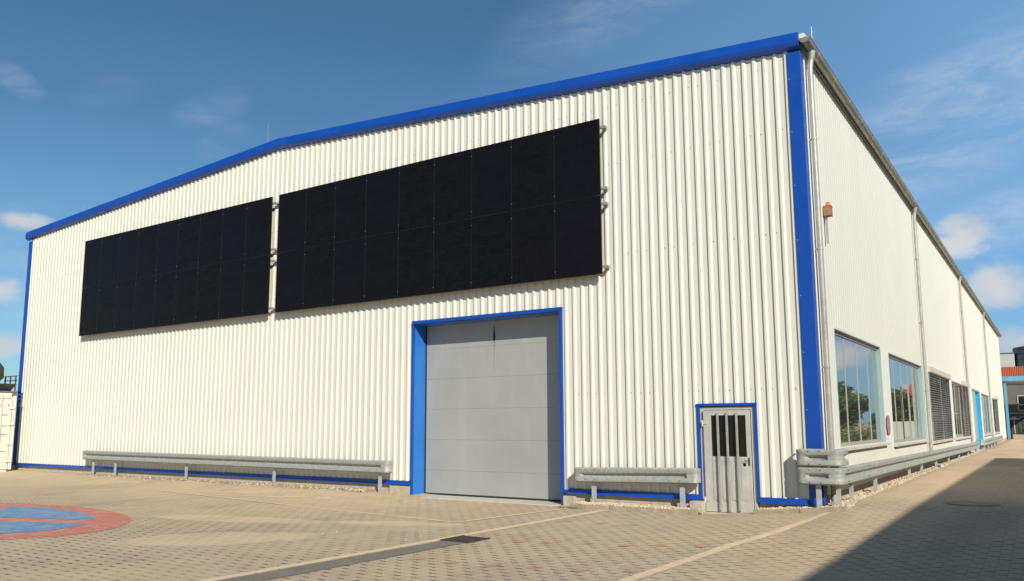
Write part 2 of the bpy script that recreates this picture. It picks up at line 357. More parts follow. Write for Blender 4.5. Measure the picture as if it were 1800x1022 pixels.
M['grate'] = mat('cast_iron_grate', (.075, .055, .04), .7, .3, noise=(20, .3))
M['stone'] = mat('pebble', (.52, .42, .29), .8, noise=(23, .45), dirt=(14, .5, .7, (.68, .62, .52), .6, None))
M['soil'] = mat('sandy_bed', (.34, .26, .17), .95, noise=(14, .3), bump=(45, .8, .02))

# ------------------------------------------------------------------ ground
def sst(a, b, x):
    t = min(1, max(0, (x-a)/(b-a))); return t*t*(3-2*t)
def gh(x, y):
    return (.20*sst(-2.6, .2, x)+.10*sst(-.1, .7, x))*sst(-4.5, .9, y)+.10*sst(-10.2, -10.9, x)*sst(-2.2, -.4, y)
def axis(parts):
    o = []
    for a, b, n in parts: o += [a+(b-a)*i/n for i in range(n)]
    o.append(parts[-1][1]); return o
xs = axis([(-600, -60, 8), (-60, -3, 20), (-3, 1, 40), (1, 40, 14), (40, 600, 8)])
ys = axis([(-600, -30, 8), (-30, -5, 12), (-5, 1.2, 50), (1.2, 80, 20), (80, 900, 8)])
g = MB(); nx = len(xs)
g.raw([(x, y, gh(x, y)) for y in ys for x in xs], [(j*nx+i, j*nx+i+1, (j+1)*nx+i+1, (j+1)*nx+i) for j in range(len(ys)-1) for i in range(nx-1)])
g.build('ground', M['pave'], smooth=True, kind='structure')
def ribbon(name, a, b, w, m, dz=.004, n=40):
    """a strip on the ground from a to b, w wide to the right of its direction"""
    a = Vector(a); b = Vector(b); d = (b-a).normalized(); r = Vector((d.y, -d.x))
    q = MB(); 
    for i in range(n):
        p0 = a+(b-a)*i/n; p1 = a+(b-a)*(i+1)/n
        pts = [p0, p1, p1+r*w, p0+r*w]; q.face([(p.x, p.y, gh(p.x, p.y)+dz) for p in pts])
    return q.build(name, m, kind='structure')
ribbon('concrete_strip', (-4.66, -12), (-4.18, .0), .17, M['strip'])
ribbon('drain_channel', (-4.47, -12), (-4.17, -5.45), .42, M['channel'], .006)
ribbon('paving_edge_strip', (-.70, -9.0), (-.50, -3.85), .16, M['strip'])
ribbon('paving_edge_strip', (-.50, -3.85), (.10, -.46), .16, M['strip'])
ribbon('apron_edge_strip', (-10.5, -3.05), (-5.42, -3.6), .10, M['strip'], n=8)
ribbon('apron_edge_strip', (-5.42, -3.6), (-4.93, -.4), .10, M['strip'], .008, n=8)
ribbon('apron_edge_strip', (-15.5, -2.6), (-9.6, -1.3), .09, M['strip'], n=8)
ribbon('apron_edge_strip', (-16.5, -2.2), (-10.5, -3.05), .10, M['strip'], .008, n=8)
def flat(name, pts, m, dz=.004):
    q = MB(); q.face([(x, y, dz+gh(x, y)) for x, y in pts]); return q.build(name, m, kind='structure')
q = MB()
for x, y in [(-2.28, -4.76), (-1.73, -4.67), (-1.24, -4.37), (-.73, -4.17), (-1.31, -6.71), (-.79, -6.46), (-3.43, -7.1), (-2.87, -7.1), (-2.36, -6.97), (-1.85, -6.83), (-3.2, -5.14), (-2.72, -5.04), (-3.83, -2.61), (-3.22, -2.53), (-2.62, -2.43)]:
    xx = math.floor(x/.135)*.135; yy = y
    q.face([(xx+a, yy+b, gh(xx+a, yy+b)+.004) for a, b in ((0, 0), (.155, .01), (.17, .1), (.155, .19), (.0, .2), (.015, .1))])
q.build('red_paving_blocks', M['redpaver'], kind='structure')
# painted no-stopping roundel on the yard
ctr = empty('painted_sign', (-13.9, -8.1, 0), 'faded red and blue no-stopping roundel with a cross painted on the yard paving', 'road marking')
EA, EB = 4.3, 2.35
n = 72; q = MB(); q.face([(EA*math.cos(2*math.pi*k/n), EB*math.sin(2*math.pi*k/n), .004) for k in range(n)]); q.build('red_ring', M['redsign'], ctr)
q = MB()
for k in range(4):
    a0 = R(33+90*k); h = .095; r0 = .79
    e1 = math.asin(h/r0); pts = []
    c0 = Vector((math.cos(a0), math.sin(a0))); p0 = Vector((-math.sin(a0), math.cos(a0)))
    pts.append(c0*h+p0*h)
    for i in range(25):
        a = a0+e1+(math.pi/2-2*e1)*i/24; pts.append(Vector((math.cos(a), math.sin(a)))*r0)
    q.face([(p.x*EA, p.y*EB, .008) for p in pts])
q.build('blue_field', M['bluesign'], ctr)
# manhole in the alley
mh = empty('manhole_cover', (2.2, 1.2, gh(2.2, 1.2)), 'round metal manhole cover in the shaded alley paving', 'manhole cover')
q = MB(); q.tube([(0, 0, .003), (0, 0, .010)], .34, 32); q.build('cover', M['kerb'], mh)
q = MB(); ri, ro, n = .35, .43, 32
for k in range(n):
    a, b = 2*math.pi*k/n, 2*math.pi*(k+1)/n
    q.face([(ri*math.cos(a), ri*math.sin(a), .009), (ro*math.cos(a), ro*math.sin(a), .009), (ro*math.cos(b), ro*math.sin(b), .009), (ri*math.cos(b), ri*math.sin(b), .009)])
q.build('ring', M['kerb'], mh)
# channel grate
gr = empty('drain_grate', (-3.96, -5.3, .006), 'dark cast iron grate at the end of the drain channel', 'drain grate')
q = MB(); 
for i in range(9): q.box(-.22, .22, -.24+i*.06-.012, -.24+i*.06+.012, .0, .014)
q.box(-.26, -.22, -.28, .28, .0, .016); q.box(.22, .26, -.28, .28, .0, .016); q.build('bars', M['grate'], gr)
q = MB(); q.face([(-.25, -.27, .001), (.25, -.27, .001), (.25, .27, .001), (-.25, .27, .001)]); q.build('sump', M['rubber'], gr)

# ------------------------------------------------------------------ the hall
LW, LY, XR = 29.43, 64.0, -14.85           # width, depth, ridge x
ZL, ZR, ZT = 9.28, 9.12, 10.08             # top of the verge at left eave, right eave, ridge
GL, GR, GT = -9.585, -5.37, 4.186          # gate opening
DL, DR, DT = -2.24, -1.155, 2.046          # door opening
def vtop(x): return ZR+(ZT-ZR)*(x/XR) if x > XR else ZL+(ZT-ZL)*((x+LW)/(XR+LW))
H = empty('industrial_hall', (0, 0, 0), 'large cream corrugated hall with deep blue trim and a grey roller gate', 'building')
PIT, DEP = .207, .030
def profile(a, b, dep, pit=PIT, brk=()):
    """trapezoid sheet profile from a to b: list of (position, outward offset)"""
    out = []; k = math.floor(a/pit)-1
    while k*pit < b+pit:
        o = k*pit
        out += [(o, 0), (o+.118, 0), (o+.130, dep), (o+.172, dep), (o+.2069, 0)]; k += 1
    def at(x):
        for (x0, d0), (x1, d1) in zip(out, out[1:]):
            if x0 <= x <= x1: return d0+(d1-d0)*(x-x0)/(x1-x0) if x1 > x0 else d0
        return 0
    res = [(a, at(a))]+[p for p in out if a < p[0] < b]+[(b, at(b))]+[(t, at(t)) for t in brk if a < t < b]
    return sorted(set(res))
q = MB(); pr = profile(-LW+.22, -.215, DEP, brk=(GL, GR, DL, DR, XR))
for (x0, d0), (x1, d1) in zip(pr, pr[1:]):
    xm = (x0+x1)/2; zb = GT if GL < xm < GR else (DT if DL < xm < DR else .33)
    q.face([(x0, -d0, zb), (x1, -d1, zb), (x1, -d1, vtop(x1)-.2), (x0, -d0, vtop(x0)-.2)])
# fixing screws in rows along the girts
for zrow in (2.35, 5.3, 7.3, 8.6):
    k = math.ceil((-LW+.4)/PIT)
    while k*PIT+.05 < -.3:
        x = k*PIT+.035+random.uniform(-.006, .006)
        if not (GL-.05 < x < GR+.05 and zrow < GT):
            if random.random() < .6: q.tube([(x, -.002, zrow+random.uniform(-.02, .02)), (x, -.012, zrow)], .008, 6, True, 1)
        k += 1
q.build('front_wall', [M['wall'], M['zinc']], H, fix=False)

# side wall with its window openings: (y0, y1, z0, z1)
OPEN = [(1.60, 6.62, 1.245, 3.58), (7.82, 14.05, 1.175, 3.53), (15.75, 22.1, 1.08, 3.465), (23.25, 30.9, 1.06, 3.44), (32.9, 38.0, .45, 3.41), (39.3, 45.6, 1.0, 3.38), (48.9, 54.6, 1.0, 3.34)]
q = MB(); brk = [t for o in OPEN for t in o[:2]]
pr = profile(.16, LY-.16, .005, brk=brk)
for (y0, d0), (y1, d1) in zip(pr, pr[1:]):
    ym = (y0+y1)/2; op = [o for o in OPEN if o[0] < ym < o[1]]
    iv = [(.42, op[0][2]), (op[0][3], 8.92)] if op else [(.42, 8.92)]
    for a, b in iv:
        if b > a: q.face([(d0, y0, a), (d1, y1, a), (d1, y1, b), (d0, y0, b)])
q.build('side_wall', M['wall_side'], H, fix=False)
# closed far and left sides, concrete plinth all round
q = MB(); q.box(-LW, -LW+.1, .05, LY, .2, 9.1); q.box(-LW+.1, -.05, LY-.1, LY, .2, 9.0); q.build('rear_wall', M['wall_side'], H)
q = MB(); q.box(-LW+.03, GL-.02, .015, .4, -.3, .33); q.box(GR+.02, DL-.0, .015, .4, -.3, .33); q.box(DR, -.06, .015, .4, -.3, .33)
q.box(-.4, -.012, .4, LY-.2, -.3, .42); q.build('plinth', M['concrete'], H)
# roof
q = MB()
for xa, xb, za, zb in ((-LW-.05, XR, ZL-.14, ZT-.14), (XR, .06, ZT-.14, ZR-.14)):
    q.prism([(xa, za-.12), (xb, zb-.12), (xb, zb), (xa, za)], 1, -.02, LY+.1)
q.build('roof', M['asphalt_roof'], H)
# blue verge board: folded sheet running up to the ridge
q = MB(); sec = [(-.0, 0.0), (-.12, .0), (-.15, -.19), (-.125, -.27), (-.0, -.325)]
xsv = [(-LW-.17, ZL), (XR, ZT), (.03, ZR)]
rings = [[(x, y, z+dz) for y, dz in sec] for x, z in xsv]
vs = [p for r_ in rings for p in r_]; k = len(sec)
q.raw(vs, [(i*k+j, i*k+(j+1) % k, (i+1)*k+(j+1) % k, (i+1)*k+j) for i in range(2) for j in range(k)]+[tuple(range(k)), tuple(range(2*k, 3*k))])
q.build('verge_board', M['blue'], H, bevel=.006)
q = MB(); q.box(.035, .11, -.12, .1, 8.98, 9.07); q.tube([(.11, -.11, 9.03), (.11, .2, 9.03)], .045, 10)
q.build('roof_edge_end', M['wall_side'], H)
# corner flashings
q = MB(); t = .048
q.prism([(-.232, -t), (.026, -t), (.026, .17), (.0, .17), (.0, 0), (-.232, 0)], 2, .26, 8.78); 
fl = q.build('corner_flashing', M['blue'], H, bevel=.004)
q = MB()
for i in range(8):
    q = MB(); q.disc((-.20, -t, .9+i*1.05), (0, -1, 0), .012, .004, 8); q.build('screw', M['silver'], fl)
for z in (3.1, 5.7, 8.2): q = MB(); q.box(-.233, .027, -t-.0025, -t-.0005, z-.004, z+.004); q.build('joint', M['blue'], fl)
q = MB(); q.prism([(-LW-.03, -t), (-LW+.22, -t), (-LW+.22, 0), (-LW, 0), (-LW, .2), (-LW-.03, .2)], 2, .26, 8.9); q.build('corner_flashing', M['blue'], H, bevel=.004)
# base flashing in pieces beside the openings: kicked out at the bottom edge
def base_trim(a, b):
    q = MB(); q.prism([(0, .36), (-.05, .355), (-.052, .29), (-.075, .262), (-.075, .255), (0, .262)], 0, a, b); q.build('base_flashing', M['blue'], H)
base_trim(-LW+.221, GL-.037); base_trim(GR+.2005, DL-.046); base_trim(DR+.041, -.2325)

# gate
GD = .43
gf = None
q = MB(); f = .075
q.box(GL-.035, GL+.012, -.062, 0.0, -.06, GT); q.box(GR-.012, GR+.055, -.062, 0.0, -.06, GT); q.box(GL-.04, GR+.06, -.068, 0.0, GT+.0005, GT+.085)
q.box(GR+.0555, GR+.2, -.06, -.004, .265, .33)
gf = q.build('gate_frame', M['blue'], H, bevel=.004)
q = MB(); q.box(GL-.002, GL+.008, .001, GD, -.06, GT-.001); q.build('reveal', M['blue_reveal'], gf)
q = MB(); q.box(GR-.008, GR+.002, .001, GD, -.06, GT-.001); q.build('reveal', M['blue_reveal'], gf)
q = MB(); q.box(GL+.009, GR-.009, .001, GD, GT-.012, GT-.002); q.build('head_reveal', M['blue_reveal'], gf)
gate = empty('gate', (0, 0, 0)); gate.parent = H
SG = .0015
seams = [.055, .61, 1.345, 2.09, 2.835, 3.575, 4.22]
for a, b in zip(seams, seams[1:]):
    q = MB(); c = .003
    q.prism([(GD+.05, a+.001), (GD+.05, b-.001), (GD+c, b-.001), (GD, b-c), (GD, a+c), (GD+c, a+.001)], 0, GL+.012, GR-.012); q.build('gate_section', M['gate'], gate)
q = MB(); q.box(GL+.012, GR-.012, GD-.006, GD+.05, -.08, .054); q.build('rubber_seal', M['rubber'], gate)
q = MB(); q.box(GL+.01, GL+.05, GD-.012, GD-.001, -.06, GT-.02); q.build('guide_rail', M['rubber'], gate)
q = MB()
# soot streak where the fitting above the gate drips
pts = [(0, 4.10), (.018, 4.0), (.035, 3.82), (.03, 3.72), (.012, 3.66), (.009, 3.4), (.006, 2.95), (-.006, 2.95), (-.009, 3.4), (-.014, 3.66), (-.032, 3.72), (-.034, 3.82), (-.016, 4.0)]
q.face([(-7.46+x, GD-.003, z) for x, z in pts])
sm = bpy.data.materials.new('soot_streak'); sm.use_nodes = True; N = sm.node_tree.nodes; L_ = sm.node_tree.links
g_ = N.new('ShaderNodeNewGeometry'); s_ = N.new('ShaderNodeSeparateXYZ'); L_.new(g_.outputs['Position'], s_.inputs[0])
b_ = N['Principled BSDF']; b_.inputs['Roughness'].default_value = .8
cr = N.new('ShaderNodeValToRGB'); r_ = N.new('ShaderNodeMapRange'); L_.new(s_.outputs[2], r_.inputs[0]); r_.inputs[1].default_value = 2.95; r_.inputs[2].default_value = 4.1; L_.new(r_.outputs[0], cr.inputs[0])
e = cr.color_ramp.elements; e[0].position = 0; e[0].color = (.30, .30, .29, 1); e[1].position = 1; e[1].color = (.2, .19, .18, 1)
for p, c in ((.55, (.24, .23, .22, 1)), (.66, (.035, .025, .02, 1)), (.8, (.045, .03, .025, 1)), (.92, (.14, .12, .11, 1))): k_ = e.new(p); k_.color = c
L_.new(cr.outputs[0], b_.inputs['Base Color'])
q.build('stain', sm, gate)
q = MB(); q.prism([(-.16, -.02), (-.16, -.045), (GD+.3, .0), (GD+.3, -.3), (-.2, -.3)], 0, GL-.02, GR+.02)
q = MB(); q.box(GL+.012, GR-.012, -.30, GD+.1, -.3, .014); q.build('threshold', M['sill'], H, bevel=.01)
q = MB(); q.box(GL-.72, GL-.037, -.05, .012, -.2, .23); q.build('concrete_footing', M['concrete'], H, bevel=.01)
q = MB(); q.box(GR+.057, GR+.33, -.09, .012, -.2, .20); q.build('concrete_footing', M['concrete'], H, bevel=.01)

# personnel door with three vertical bars
q = MB(); q.box(DL-.045, DL+.012, -.055, 0, .262, DT); q.box(DR-.012, DR+.04, -.055, 0, .262, DT); q.box(DL-.055, DR+.05, -.062, 0, DT+.0005, DT+.052)
df = q.build('door_frame', M['blue'], H, bevel=.003)
q = MB(); q.box(DL+.013, -2.16, -.02, .1, .02, 2.03); q.box(-1.235, DR-.013, -.02, .1, .1, 2.03); q.box(-2.16, -1.235, -.02, .1, 1.975, 2.03); q.box(-1.2, -1.19, -.03, -.019, .1, 2.0); q.build('inner_frame', M['doormetal'], df)
door = empty('door', (0, 0, 0)); door.parent = H
ya, yb = -.065, -.025
q = MB(); X0, X1 = -2.152, -1.245
q.box(X0, -2.0, ya, yb, .06, 1.965); q.box(-1.325, X1, ya, yb, .06, 1.965); q.box(-2.0, -1.325, ya, yb, 1.865, 1.965); q.box(-2.0, -1.325, ya, yb, .06, 1.09)
q.box(-2.0, -1.325, ya-.006, ya, 1.0, 1.09)
for i, x in enumerate((-1.99, -1.81, -1.63, -1.44)): q.box(x, x+.115, ya-.007, ya, .28, .985)
q.build('leaf', M['doormetal'], door, bevel=.003)
q = MB(); q.box(X0-.0, X1+.0, ya-.012, ya, .055, .24); q.build('kick_plate', M['doormetal'], door, bevel=.002)
for xa, xb in ((-2.0, -1.866), (-1.842, -1.688), (-1.662, -1.498), (-1.472, -1.325)):
    q = MB(); q.box(xa, xb, ya+.015, yb-.005, 1.09, 1.865); q.build('glass_pane', M['darkglass'], door)
for x in (-1.854, -1.675, -1.485):
    q = MB(); q.box(x-.02, x+.02, ya-.058, ya-.02, .09, 1.92); q.box(x-.016, x+.016, ya-.03, ya-.008, 1.87, 1.9); q.box(x-.016, x+.016, ya-.03, ya-.013, .1, .13); q.build('bar', M['pipe'], door, bevel=.004)
q = MB(); q.box(-1.30, -1.27, ya-.01, ya, .93, 1.07); q.tube([(-1.285, ya-.01, 1.02), (-1.285, ya-.05, 1.02), (-1.36, ya-.05, 1.02)], .009, 8); q.build('handle', M['bolt'], door)
q = MB(); q.disc((-1.375, ya-.001, .94), (0, -1, 0), .03, .006, 14); q.build('lock_plate', M['bolt'], door)
for z in (1.72, .27):
    q = MB(); q.tube([(-2.17, ya-.012, z-.06), (-2.17, ya-.012, z+.06)], .016, 8); q.box(-2.17, -2.08, ya-.014, ya-.004, z-.02, z+.03); q.build('hinge', M['frame'], door)
q = MB(); q.box(-2.42, -2.165, -.25, .01, -.1, .24); q.box(-2.36, -2.2, -.31, -.25, -.1, .12); q.build('door_footing', M['concrete'], H, bevel=.012)
q = MB(); q.box(-2.16, -1.2, -.2, .2, -.1, .045); q.build('door_step', M['concrete'], H, bevel=.01)

# side windows
def window(o, mull, sash=None, blind=None, dep=.09):
    y0, y1, z0, z1 = o
    fr = MB(); fx = -dep
    fr.box(fx-.03, fx+.012, y0, y0+.04, z0, z1); fr.box(fx-.03, fx+.012, y1-.05, y1, z0, z1); fr.box(fx-.03, fx+.03, y0+.05, y1-.05, z1-.07, z1); fr.box(fx-.03, fx+.03, y0+.05, y1-.05, z0, z0+.07)
    for t in mull: fr.box(fx-.028, fx+.010, t-.018, t+.018, z0+.07, z1-.07)
    if sash:
        a, b, c = sash; fr.box(fx-.02, fx+.014, a, b, c-.04, c+.04); fr.box(fx+.011, fx+.02, a, a+.05, z0+.07, c-.04); fr.box(fx+.011, fx+.02, b-.05, b, z0+.07, c-.04); fr.box(fx+.011, fx+.02, a+.05, b-.05, z0+.07, z0+.13); fr.box(fx+.011, fx+.02, a+.05, b-.05, c-.1, c-.04)
    w = fr.build('window', M['winframe'], H)
    q = MB(); q.box(fx-.012, fx-.002, y0+.02, y1-.02, z0+.02, z1-.02); q.build('glass', M['glass'], w)
    q = MB(); q.box(fx-.03, .012, y1, y1+.03, z0, z1); q.build('reveal', M['pale_blue'], w)
    q = MB(); q.box(fx-.03, .012, y0-.03, y0, z0, z1); q.build('reveal', M['pale_blue'], w)
    q = MB(); q.box(fx-.03, .014, y0-.03, y1+.03, z1, z1+.04); q.build('head', M['recess'], w)
    q = MB(); q.prism([(fx+.03, z0-.002), (.10, z0-.03), (.10, z0-.075), (fx+.03, z0-.09)], 1, y0-.06, y1+.06)
    q.v = [(x, y, z) for (x, y, z) in q.v]
    q.build('sill', M['sill'], w)
    return w
def prismy(q, poly, a, b): q.prism(poly, 1, a, b)
def blind(o, y0, y1):
    z0, z1 = o[2], o[3]
    B = MB(); B.prism([(-.12, z1-.02), (.06, z1-.04), (.09, z1-.01), (.09, z1+.17), (.03, z1+.2), (-.12, z1+.2)], 1, y0-.05, y1+.05)
    b = B.build('blind', M['sill'], H)
    q = MB(); z = z1-.09
    while z > z0+.03:
        q.prism([(-.045, z+.012), (.015, z-.022), (.02, z-.016), (-.04, z+.018)], 1, y0+.03, y1-.03); z -= .083
    q.build('slats', M['slat'], b)
    for t in (y0+.02, y0+(y1-y0)*.5, y1-.05):
        q = MB(); q.box(.02, .032, t, t+.03, z0, z1-.02); q.build('guide', M['pipe'], b)
def lin(a, b, n): return [a+(b-a)*i/n for i in range(1, n)]
window(OPEN[0], lin(1.6, 6.62, 4)); window(OPEN[1], lin(7.82, 14.05, 5), (10.25, 11.6, 2.78))
window(OPEN[2], lin(15.75, 22.1, 4)); blind(OPEN[2], 15.75, 22.1)
window(OPEN[3], [25.2, 27.3]); blind(OPEN[3], 27.4, 30.9)
window(OPEN[5], [41.3, 43.4]); window(OPEN[6], [50.8, 52.6]); blind(OPEN[6], 50.9, 54.6)
# entrance recess with bright blue jamb
y0, y1, z0, z1 = OPEN[4]
q = MB(); q.box(-.9, .015, y1, y1+.06, .3, z1); q.build('entrance_jamb', M['sky_blue'], H)
q = MB(); q.box(-.9, .015, y0-.06, y0, .3, z1); q.box(-.9, .015, y0-.06, y1+.06, z1, z1+.08); q.box(-.9, .1, y0, y1, -.2, .36); q.box(-.96, -.9, y0, y1, .36, z1); q.build('entrance_recess', M['frame'], H)
q = MB(); q.box(-.45, .05, y0-.02, y0+1.6, .38, z1-.1); q.build('entrance_screen', M['pale_blue'], H)

# gutter: half-round with end cap and straps
q = MB(); gx, gz, gr_, n = .135, 8.965, .098, 12
ring = [(gx+gr_*math.cos(math.pi+math.pi*k/n), gz+gr_*math.sin(math.pi+math.pi*k/n)) for k in range(n+1)]; inner = [(gx+(gr_-.006)*math.cos(math.pi+math.pi*k/n), gz+(gr_-.006)*math.sin(math.pi+math.pi*k/n)) for k in range(n, -1, -1)]
q.prism(ring+inner, 1, -.14, LY+.15); q.prism(ring, 1, -.148, -.14); q.prism(ring, 1, LY+.15, LY+.16)
q.tube([(gx+gr_, -.14, gz+.006), (gx+gr_, LY+.15, gz+.006)], .012, 8)
gut = q.build('gutter', M['zinc'], H, smooth=True)
for i in range(45):
    y = .65+i*1.42; q = MB()
    o = [(gx+(gr_+.006)*math.cos(math.pi+math.pi*k/n), gz+(gr_+.006)*math.sin(math.pi+math.pi*k/n)) for k in range(n+1)]
    q.prism(o+ring[::-1], 1, y, y+.035); q.build('strap', M['pipe'], gut)
for y, bot in ((.36, .3), (14.25, .42), (29.7, .42), (45.4, .42)):
    q = MB(); r0 = .052; px_ = .10
    q.tube([(gx, y, gz-.09), (gx, y, gz-.20), (gx-.01, y, gz-.26)], [.085, .06, r0], 14)
    q.tube([(gx-.01, y, gz-.25), (px_, y, gz-.42), (px_, y, bot)], r0, 14)
    p = q.build('downpipe', M['pipe'], H, smooth=True)
    for z in (7.1, 4.95, 2.72, 1.0):
        q = MB(); q.tube([(px_, y, z), (px_, y, z+.035)], r0+.008, 14); q.box(-.0, px_-.03, y-.01, y+.01, z, z+.03); q.build('pipe_clamp', M['pipe'], p)
def rod(x, y, z, h):
    q = MB(); q.tube([(x, y, z-.25), (x, y, z+h)], .0045, 6); q.tube([(x, y, z-.25), (x, y, z-.1)], .03, 8); q.build('lightning_rod', M['pipe'], H)
rod(.03, 1.0, 9.1, .6); rod(-16.2, .6, 10.05, 1.0); rod(-26.8, .6, 9.5, .6)
q = MB(); q.box(.0, .12, 14.8, 14.9, 9.05, 9.35); q.disc((.05, 14.8, 9.3), (0, -1, 0), .06, .08); q.build('roof_bracket', M['pipe'], H)

# ------------------------------------------------------------------ wall-hung things
al = empty('alarm_box', (.02, 1.25, 5.79), 'brown weathered box with an orange beacon high on the white side wall', 'alarm beacon')
q = MB(); q.box(.0, .14, -.09, .09, 0, .19); q.box(-.0, .148, -.098, .098, .19, .203); q.build('housing', M['box_brown'], al, bevel=.006)
q = MB(); q.tube([(.08, 0, .203), (.08, 0, .27), (.08, 0, .29)], [.045, .042, .025], 14); q.build('beacon', M['orange'], al, smooth=True)
q = MB(); q.box(.01, .05, -.02, .02, -.55, 0); q.build('conduit', M['pipe'], al)
ns = empty('no_stopping_sign', (.028, 7.0, 1.65), 'small round faded red and blue no-stopping sign on the pillar between the first two windows', 'sign')
def xdisc(q, r, x0, x1, n=36):
    q.tube([(x0, 0, 0), (x1, 0, 0)], r, n)
q = MB(); xdisc(q, .25, 0, .008); q.build('red_rim', mat('faded_sign_red', (.5, .08, .075), .5, noise=(8, .15)), ns)
q = MB()
for k in range(4):
    a0 = R(45+90*k); h = .021; r0 = .192; e1 = math.asin(h/r0); pts = [((math.cos(a0)-math.sin(a0))*h, (math.sin(a0)+math.cos(a0))*h)]
    pts += [(math.cos(a0+e1+(math.pi/2-2*e1)*i/12)*r0, math.sin(a0+e1+(math.pi/2-2*e1)*i/12)*r0) for i in range(13)]
    q.prism(pts, 0, .008, .010)
q.build('blue_field', mat('faded_sign_blue', (.22, .26, .42), .5, noise=(8, .15)), ns)

# ------------------------------------------------------------------ solar panels
PWD, PHT = 1.136, 1.712
def make_panel():
    r_ = empty('solar_panel')
    q = MB(); w, h, f, t = PWD/2, PHT/2, .012, .035
    q.box(-w, -w+f, 0, t, -h, h); q.box(w-f, w, 0, t, -h, h); q.box(-w+f, w-f, 0, t, h-f, h); q.box(-w+f, w-f, 0, t, -h, -h+f)
    q.build('frame', M['darkrail'], r_)
    q = MB(); q.box(-w+f, w-f, .004, t-.004, -h+f, h-f); q.build('cell_sheet', M['cell'], r_)
    return r_
ordw = ['first', 'second', 'third', 'fourth', 'fifth', 'sixth', 'seventh', 'eighth', 'ninth']
proto = make_panel(); used = False
AZ0, AZ1 = 4.872, 8.305; GAPZ = (AZ1-AZ0-2*PHT)
arrays = [('left', -25.0, 1.1215, 'left'), ('right', -4.217-9*1.154, 1.154, 'right')]
for nm, ax0, pit, word in arrays:
    for j, rowname in ((0, 'bottom'), (1, 'top')):
        for i in range(9):
            if not used: o = proto; used = True
            else:
                o = proto.copy(); C.objects.link(o)
                for ch in proto.children: c = ch.copy(); C.objects.link(c); c.parent = o
            o.location = (ax0+pit*(i+.5), -.205+random.uniform(-.002, .002), AZ0+PHT/2+j*(PHT+GAPZ)); o.rotation_euler = (random.uniform(-.003, .003), 0, random.uniform(-.002, .002))
            o.scale = ((pit-.008)/PWD, 1, 1)
            tag(o, 'black solar panel, %s from the left in the %s row of the %s array' % (ordw[i], rowname, word), 'solar panel', 'black solar panels on the front wall')
    for z, hn in ((8.12, 'top'), (6.75, 'second'), (6.41, 'third'), (5.03, 'lowest')):
        a, b = ax0-.02, ax0+9*pit+.13
        r_ = empty('mounting_rail', (a, -.1, z), '%s rail behind the %s solar panel array' % ({'top': 'topmost', 'second': 'second from top', 'third': 'third from top', 'lowest': 'lowest'}[hn], word), 'mounting rail', 'rails behind the solar panels')
        q = MB(); q.box(0, b-a, -.065, -.012, -.028, .028); q.box(0, b-a, -.070, -.064, -.008, .008); q.build('beam', M['pipe'], r_)
        q = MB(); k = 0
        while .3+k*1.242 < b-a: q.box(.3+k*1.242, .36+k*1.242, -.012, .065, -.03, .03); k += 1
        q.box(b-a-.09, b-a-.02, -.012, .065, -.035, .02); q.build('wall_foot', M['pipe'], r_)
        q = MB()
        for i in range(1, 9): q.box(pit*i+.02-.007, pit*i+.02+.007, -.108, -.066, -.007, .007)
        q.build('clamp', M['silver'], r_)

# ------------------------------------------------------------------ guardrails
BH = .31
def bprof(fl):
    """beam section (outward, height): fl=1 closed flat face, fl=0 deep centre groove"""
    o = .078; g_ = o-(.066*(1-fl))
    return [(0, .0), (.03, .006), (o-.012, .016), (o, .03), (o, .098), (o-.004, .106), (g_, .140), (g_, .170), (o-.004, .204), (o, .212), (o, .28), (o-.012, .294), (.03, .304), (0, .31)]
def beam(path, parent, name='beam', m=None):
    """path: list of (x, y, z0, outward nx, ny, flat)"""
    q = MB(); n = len(bprof(0)); vs = []
    for x, y, z, nx_, ny_, fl in path:
        pr_ = bprof(fl)
        for o, h in pr_: vs.append((x+nx_*o, y+ny_*o, z+h))
        for o, h in pr_[::-1]: vs.append((x+nx_*(o-.007), y+ny_*(o-.007), z+(h-.155)*.97+.155))
    k = 2*n; fs = []
    for i in range(len(path)-1):
        for j in range(k): fs.append((i*k+j, i*k+(j+1) % k, (i+1)*k+(j+1) % k, (i+1)*k+j))
    fs += [tuple(range(k)), tuple((len(path)-1)*k+j for j in range(k))]
    q.raw(vs, fs); return q.build(name, m or M['galv'], parent, smooth=True)
def post(x, y, zb, zt, parent, ang=0.0, w=.10, d=.06):
    q = MB(); t = .008
    for bx in ((-w/2, w/2, -d/2, -d/2+t), (-w/2, -w/2+t, -d/2+t, d/2), (-w/2+t, -w/2+.035, d/2-t, d/2), (w/2-t, w/2, -d/2+t, -d/2+.025)):
        q.box(x+bx[0], x+bx[1], y+bx[2], y+bx[3], zb, zt, rz=ang, c=(x, y))
    return q.build('post', M['post'], parent)
def bolts(lst, parent, m='bolt', r=.011, name='bolt_set'):
    q = MB()
    for p, nrm in lst: q.disc(p, nrm, r, .006, 8)
    q.build(name, M[m], parent)
